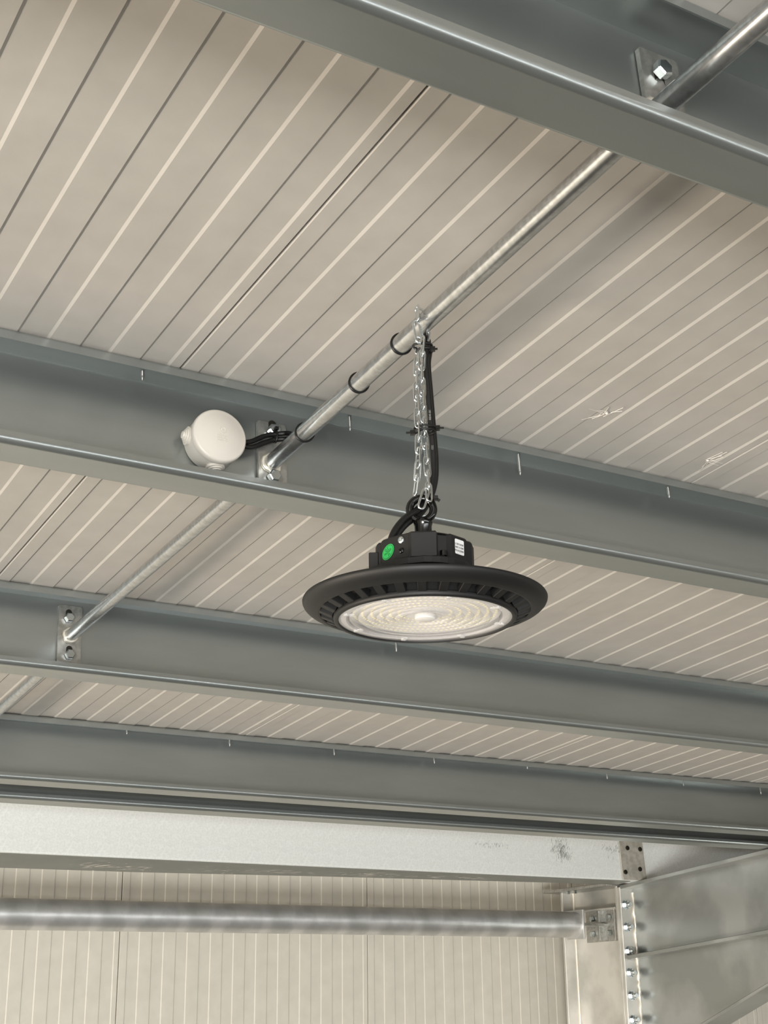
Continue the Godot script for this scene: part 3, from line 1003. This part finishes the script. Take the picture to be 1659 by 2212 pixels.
func chain() -> void:
	var o := thing("lamp_chain", "shiny steel link chain looped over the rod, holding the black lamp", "chain", P(0.832, 0.69, LZ))
	var g := RandomNumberGenerator.new()
	g.seed = 9
	var wire := 0.0014
	# two strands from the eye to the rod
	var runs := [
		[Vector3(0.8335, 0.5690, LZ + 0.012), Vector3(0.8365, 0.600, LZ + 0.006), Vector3(0.834, 0.66, LZ + 0.004), Vector3(0.8325, 0.74, LZ + 0.004), Vector3(0.8318, 0.775, LZ + 0.010)],
		[Vector3(0.8245, 0.5800, LZ - 0.004), Vector3(0.8265, 0.610, LZ), Vector3(0.8285, 0.66, LZ), Vector3(0.8285, 0.73, LZ - 0.002), Vector3(0.838, 0.785, LZ - 0.010)],
	]
	for si in 2:
		var pts := []
		for q in runs[si]: pts.append(P(q.x, q.y, q.z))
		var line := Curve3D.new()
		for q in curve(pts, 0.004): line.add_point(q)
		var total := line.get_baked_length()
		var n := int(round(total / 0.0186))
		for k in n:
			var s := total * (k + 0.5) / n
			var at := line.sample_baked(s)
			var d := (line.sample_baked(minf(s + 0.005, total)) - line.sample_baked(maxf(s - 0.005, 0.0))).normalized()
			var ang := (0.35 if (k + si) % 2 == 0 else 0.35 + PI / 2) + g.randf_range(-0.25, 0.25)
			var mb := MB.new()
			mb.tube(link_path(at, d, RT.rotated(Vector3.UP, ang), 0.0100), wire, 8, true, false, 1.0, HD)
			part(mb, "link", M.chain, o)
	# links that hook the eye and lie over the rod
	for q in [
		[Vector3(0.8275, 0.5680, LZ + 0.010), Vector3(0.35, 1, 0.0), RT + HD * 0.35],
		[Vector3(0.8250, 0.7850, LZ + 0.0085), Vector3(-0.20, 1, 0.05), RT * 0.9 + HD * 0.3],
		[Vector3(0.8265, 0.8110, LZ + 0.007), Vector3(0.22, 1, -0.35), HD - RT * 0.25],
		[Vector3(0.8400, 0.8225, LZ - 0.006), Vector3(1.0, 0.25, -0.55), Vector3.UP],
		[Vector3(0.8525, 0.8060, LZ - 0.011), Vector3(-0.25, 1, 0.2), HD],
		[Vector3(0.8480, 0.7890, LZ - 0.010), Vector3(0.25, 1, -0.1), RT],
	]:
		var mb := MB.new()
		mb.tube(link_path(P(q[0].x, q[0].y, q[0].z), q[1], q[2], 0.0110, 0.0040), wire * 1.1, 8, true, false, 1.0, HD + RT * 0.1)
		part(mb, "link", M.chain, o)

# ---- cable from box to lamp
func cable() -> void:
	var o := thing("power_cable", "black twin power cable from the white junction box along rod and chain to the lamp", "cable", RP(0.80, -1.752, 0.0770))
	for k in 2:
		var e := 0.0 if k == 0 else 1.0
		var pts := [RP(0.785, -1.752, 0.0795 + 0.004 * e), RP(0.806, -1.753, 0.0745 + 0.009 * e), RP(0.830, -1.753, 0.0600 + 0.011 * e), RP(0.846, -1.752, 0.0545 + 0.009 * e), RP(0.862, -1.742, 0.0540 + 0.009 * e),
			RP(0.862 - 0.005 * e, -1.705, 0.0760 + 0.004 * e), RP(0.8578 - 0.0048 * e, -1.658, 0.0855 - 0.0048 * e), RP(0.8555 - 0.0050 * e, -1.50, 0.0848 - 0.0050 * e), RP(0.8552 - 0.0050 * e, -1.40, 0.0848 - 0.0050 * e), RP(0.8578, -1.366, 0.0880 - 0.002 * e), RP(0.8565 - 0.001 * e, -1.345, 0.1050)]
		for q in [[0.8440, 0.7740], [0.8415, 0.7550], [0.8435, 0.7200], [0.8460, 0.6800], [0.8475, 0.6580], [0.8490, 0.6290], [0.8475, 0.6030], [0.8405, 0.5800], [0.8265, 0.5610], [0.8040, 0.5420], [0.7890, 0.5200], [0.7855, 0.5000]]:
			pts.append(P(q[0], q[1], LZ) + HD * (0.006 + 0.007 * e) + RT * 0.0025 * e + Vector3.UP * (-0.004 * e if q[1] < 0.57 else 0.0))
		var mb := MB.new()
		mb.tube(curve(pts), 0.0040, 12)
		part(mb, "strand", M.rubber, o)
	# white print running up the sheath
	var run := [["60245 IEC", 0.683, 0.8459], ["CCC", 0.641, 0.8484]]
	for q in run:
		var up := Vector3(0.0, 1, 0)
		var at := P(q[2], q[1], LZ) + HD * 0.006 - HD * 0.0045 - RT * 0.0004
		writing(q[0], 0.0026, 0.0002, "sheath_print", M.cable_print, o, at, up, (RT * -1.0))

# ---- cable ties
func tie(label: String, ring: Array, r: float, head: Vector3, hb: Basis, tail := Vector3.ZERO) -> void:
	var c := Vector3.ZERO
	for p in ring: c += p
	c /= ring.size()
	var o := thing("cable_tie", label, "cable tie", c, "black cable ties")
	var mb := MB.new()
	mb.tube(ring, r, 8, true)
	part(mb, "strap", M.nylon, o)
	mb = MB.new()
	mb.box(head, Vector3(0.0030, 0.0026, 0.0038), hb, 0.0006)
	part(mb, "head", M.nylon, o)
	if tail != Vector3.ZERO:
		mb = MB.new()
		mb.box(head + tail * 0.5, Vector3(0.0007, 0.0018, tail.length() / 2), Basis(hb.x, hb.y, hb.x.cross(hb.y)) if tail.length() < 0.001 else axis_basis(tail, hb.x) * Basis(Vector3.RIGHT, Vector3.FORWARD, Vector3.UP))
		part(mb, "tail", M.nylon, o)

func loop(c: Vector3, a: Vector3, b: Vector3, ra: float, rb: float) -> Array:
	var out := []
	for k in 28:
		var t := PI2 * k / 28.0
		out.append(c + a.normalized() * cos(t) * ra + b.normalized() * sin(t) * rb)
	return out

func cable_ties() -> void:
	# three around rod and cable
	for q in [[-1.6587, "black cable tie on the rod next to the bolted end plate"], [-1.4989, "black cable tie in the middle of the lower stretch of rod"], [-1.3871, "black cable tie on the rod just below the chain"]]:
		var k: float = (q[0] + 1.770) / 0.886
		var a := (Vector3.RIGHT * 0.69 - ND * 0.73).normalized()
		var b := (Vector3.RIGHT * 0.73 + ND * 0.69).normalized()
		var c := RP(0.8457 - 0.0077 * k, q[0], 0.0965 - 0.0031 * k) + a * 0.0042
		tie(q[1], loop(c, a, b, 0.0182, 0.0140), 0.0015, c + a * 0.0195, Basis(b, a, AU))
	# round the bolt head on the end plate
	var cb := RP(0.8465, -1.751, 0.0585)
	tie("black cable tie round the two cables on the end plate", loop(cb, ND, AU, 0.0100, 0.0070), 0.0016, cb - ND * 0.0120 + AU * 0.004, Basis(Vector3.RIGHT, ND, AU), ND * 0.0)
	# at the top of the chain
	var c1 := P(0.8370, 0.7725, LZ)
	tie("upper black cable tie binding cable to the top of the chain", loop(c1, RT, HD, 0.0120, 0.0085), 0.0016, c1 - HD * 0.0085 + RT * 0.001, Basis(RT, Vector3.UP, HD))
	var c2 := P(0.8405, 0.7670, LZ)
	tie("lower black cable tie beside the top of the chain", loop(c2, RT, HD, 0.0100, 0.0080), 0.0016, c2 - HD * 0.004 + RT * 0.0100, Basis(RT, Vector3.UP, HD), RT * 0.006)
	# half way down the chain, knots on both sides
	var c3 := P(0.8375, 0.6585, LZ)
	tie("black cable tie half way down the chain, ends sticking out left", loop(c3, RT, HD, 0.0130, 0.0100), 0.0016, c3 - RT * 0.0155 - Vector3.UP * 0.001, Basis(RT, Vector3.UP, HD), -RT * 0.008)
	var c4 := P(0.8380, 0.6600, LZ)
	tie("black cable tie half way down the chain, end sticking out right", loop(c4 + Vector3.UP * 0.003, RT, HD, 0.0132, 0.0102), 0.0016, c4 + RT * 0.0155 + Vector3.UP * 0.003, Basis(RT, Vector3.UP, HD), RT * 0.008)
	var c5 := P(0.8400, 0.5760, LZ)
	tie("black cable tie at the top right of the eye bolt", loop(c5, RT - Vector3.UP * 0.6, HD, 0.0085, 0.0100), 0.0016, c5 + RT * 0.009 - Vector3.UP * 0.004 - HD * 0.004, Basis(RT, Vector3.UP, HD), (RT - Vector3.UP * 0.7) * 0.005)

# ---- marks left by fixings
func marks() -> void:
	scuffs()
	var ce := get_node("ceiling")
	var g := RandomNumberGenerator.new()
	g.seed = 77
	for q in [[1.3345, -1.567, 0.085], [1.604, -1.632, 0.10]]:
		var mb := MB.new()
		for k in 15:
			var t := g.randfn(0.35, 0.9)
			var ln: float = absf(g.randfn(0.0, 0.4)) * q[2] * S * 0.5 + 0.004
			var d := (Vector3.RIGHT * sin(t) + AU * cos(t)).normalized() * (1.0 if k % 2 == 0 else -1.0)
			var at := RP(q[0] + g.randfn(0, 0.004), q[1] + g.randfn(0, 0.006), -0.0002)
			mb.box(at + d * ln * 0.55, Vector3(g.randf_range(0.0001, 0.00022), ln / 2, 0.0005), Basis(d.cross(ND).normalized(), d, ND))
		mb.lathe([[0.0028, 0], [0.0016, 0.002], [0, 0.0022]], RP(q[0], q[1], 0), axis_basis(ND), 7)
		part(mb, "chipped_paint", M.chip, ce, "pale star of scratches round a screw point")

func strokes(o: Node3D, called: String, m: Material, at: Callable, nn: Vector3, along: Vector3, sd: int, count: int, spots: Array, lean: float, fat: float, label: String) -> void:
	# short wavy strokes of rubbed-off or smeared coating, raised a hair above the sheet
	var g := RandomNumberGenerator.new()
	g.seed = sd
	var side := nn.cross(along).normalized()
	var mb := MB.new()
	for k in count:
		var sp: Array = spots[g.randi_range(0, spots.size() - 1)]
		var c: Vector3 = at.call(sp[0] + g.randfn(0.0, sp[2]), sp[1] + g.randfn(0.0, sp[3]))
		var t := lean + g.randfn(0.0, 0.35)
		var d := along * cos(t) + side * sin(t)
		var w := d.cross(nn)
		var ln := g.randf_range(0.006, sp[4])
		var th := g.randf_range(0.0003, 0.0011) * fat
		var bend := g.randf_range(-0.35, 0.35)
		var pr := []
		for j in 6:
			var q := j / 5.0 - 0.5
			pr.append([c + d * ln * q + w * bend * ln * (q * q - 0.1), th * (1.0 - 1.8 * absf(q))])
		for j in 5:
			var a: Vector3 = pr[j][0] + nn * 0.0003
			var b: Vector3 = pr[j + 1][0] + nn * 0.0003
			mb.quad(a - w * pr[j][1], b - w * pr[j + 1][1], b + w * pr[j + 1][1], a + w * pr[j][1], nn)
	part(mb, called, m, o, label).set_meta("kind", "stuff")

func scuffs() -> void:
	var fl := get_node("eave_flashing")
	strokes(fl, "white_scuff", M.stain, func(x: float, u: float) -> Vector3: return RP(x, u, 0.1728), ND, Vector3.RIGHT, 3, 170,
		[[1.62, -4.66, 0.05, 0.035, 0.05], [1.74, -4.69, 0.04, 0.03, 0.04], [2.10, -4.66, 0.08, 0.03, 0.06], [2.35, -4.64, 0.12, 0.03, 0.07], [2.65, -4.62, 0.08, 0.025, 0.06], [3.0, -4.60, 0.1, 0.015, 0.05]], 0.5, 2.6, "smeared white scuffs")
	var eb := get_node("eave_beam")
	strokes(eb, "rub_mark", M.rub, func(x: float, n: float) -> Vector3: return RP(x, -4.5108, n), AU, Vector3.RIGHT, 8, 260,
		[[3.44, 0.055, 0.022, 0.02, 0.022], [3.445, 0.07, 0.016, 0.016, 0.03], [3.45, 0.06, 0.02, 0.02, 0.026], [3.47, 0.085, 0.014, 0.012, 0.02], [3.70, 0.050, 0.03, 0.012, 0.018], [3.12, 0.06, 0.04, 0.006, 0.014]], 1.2, 1.2, "dark rubbed patch in the zinc")
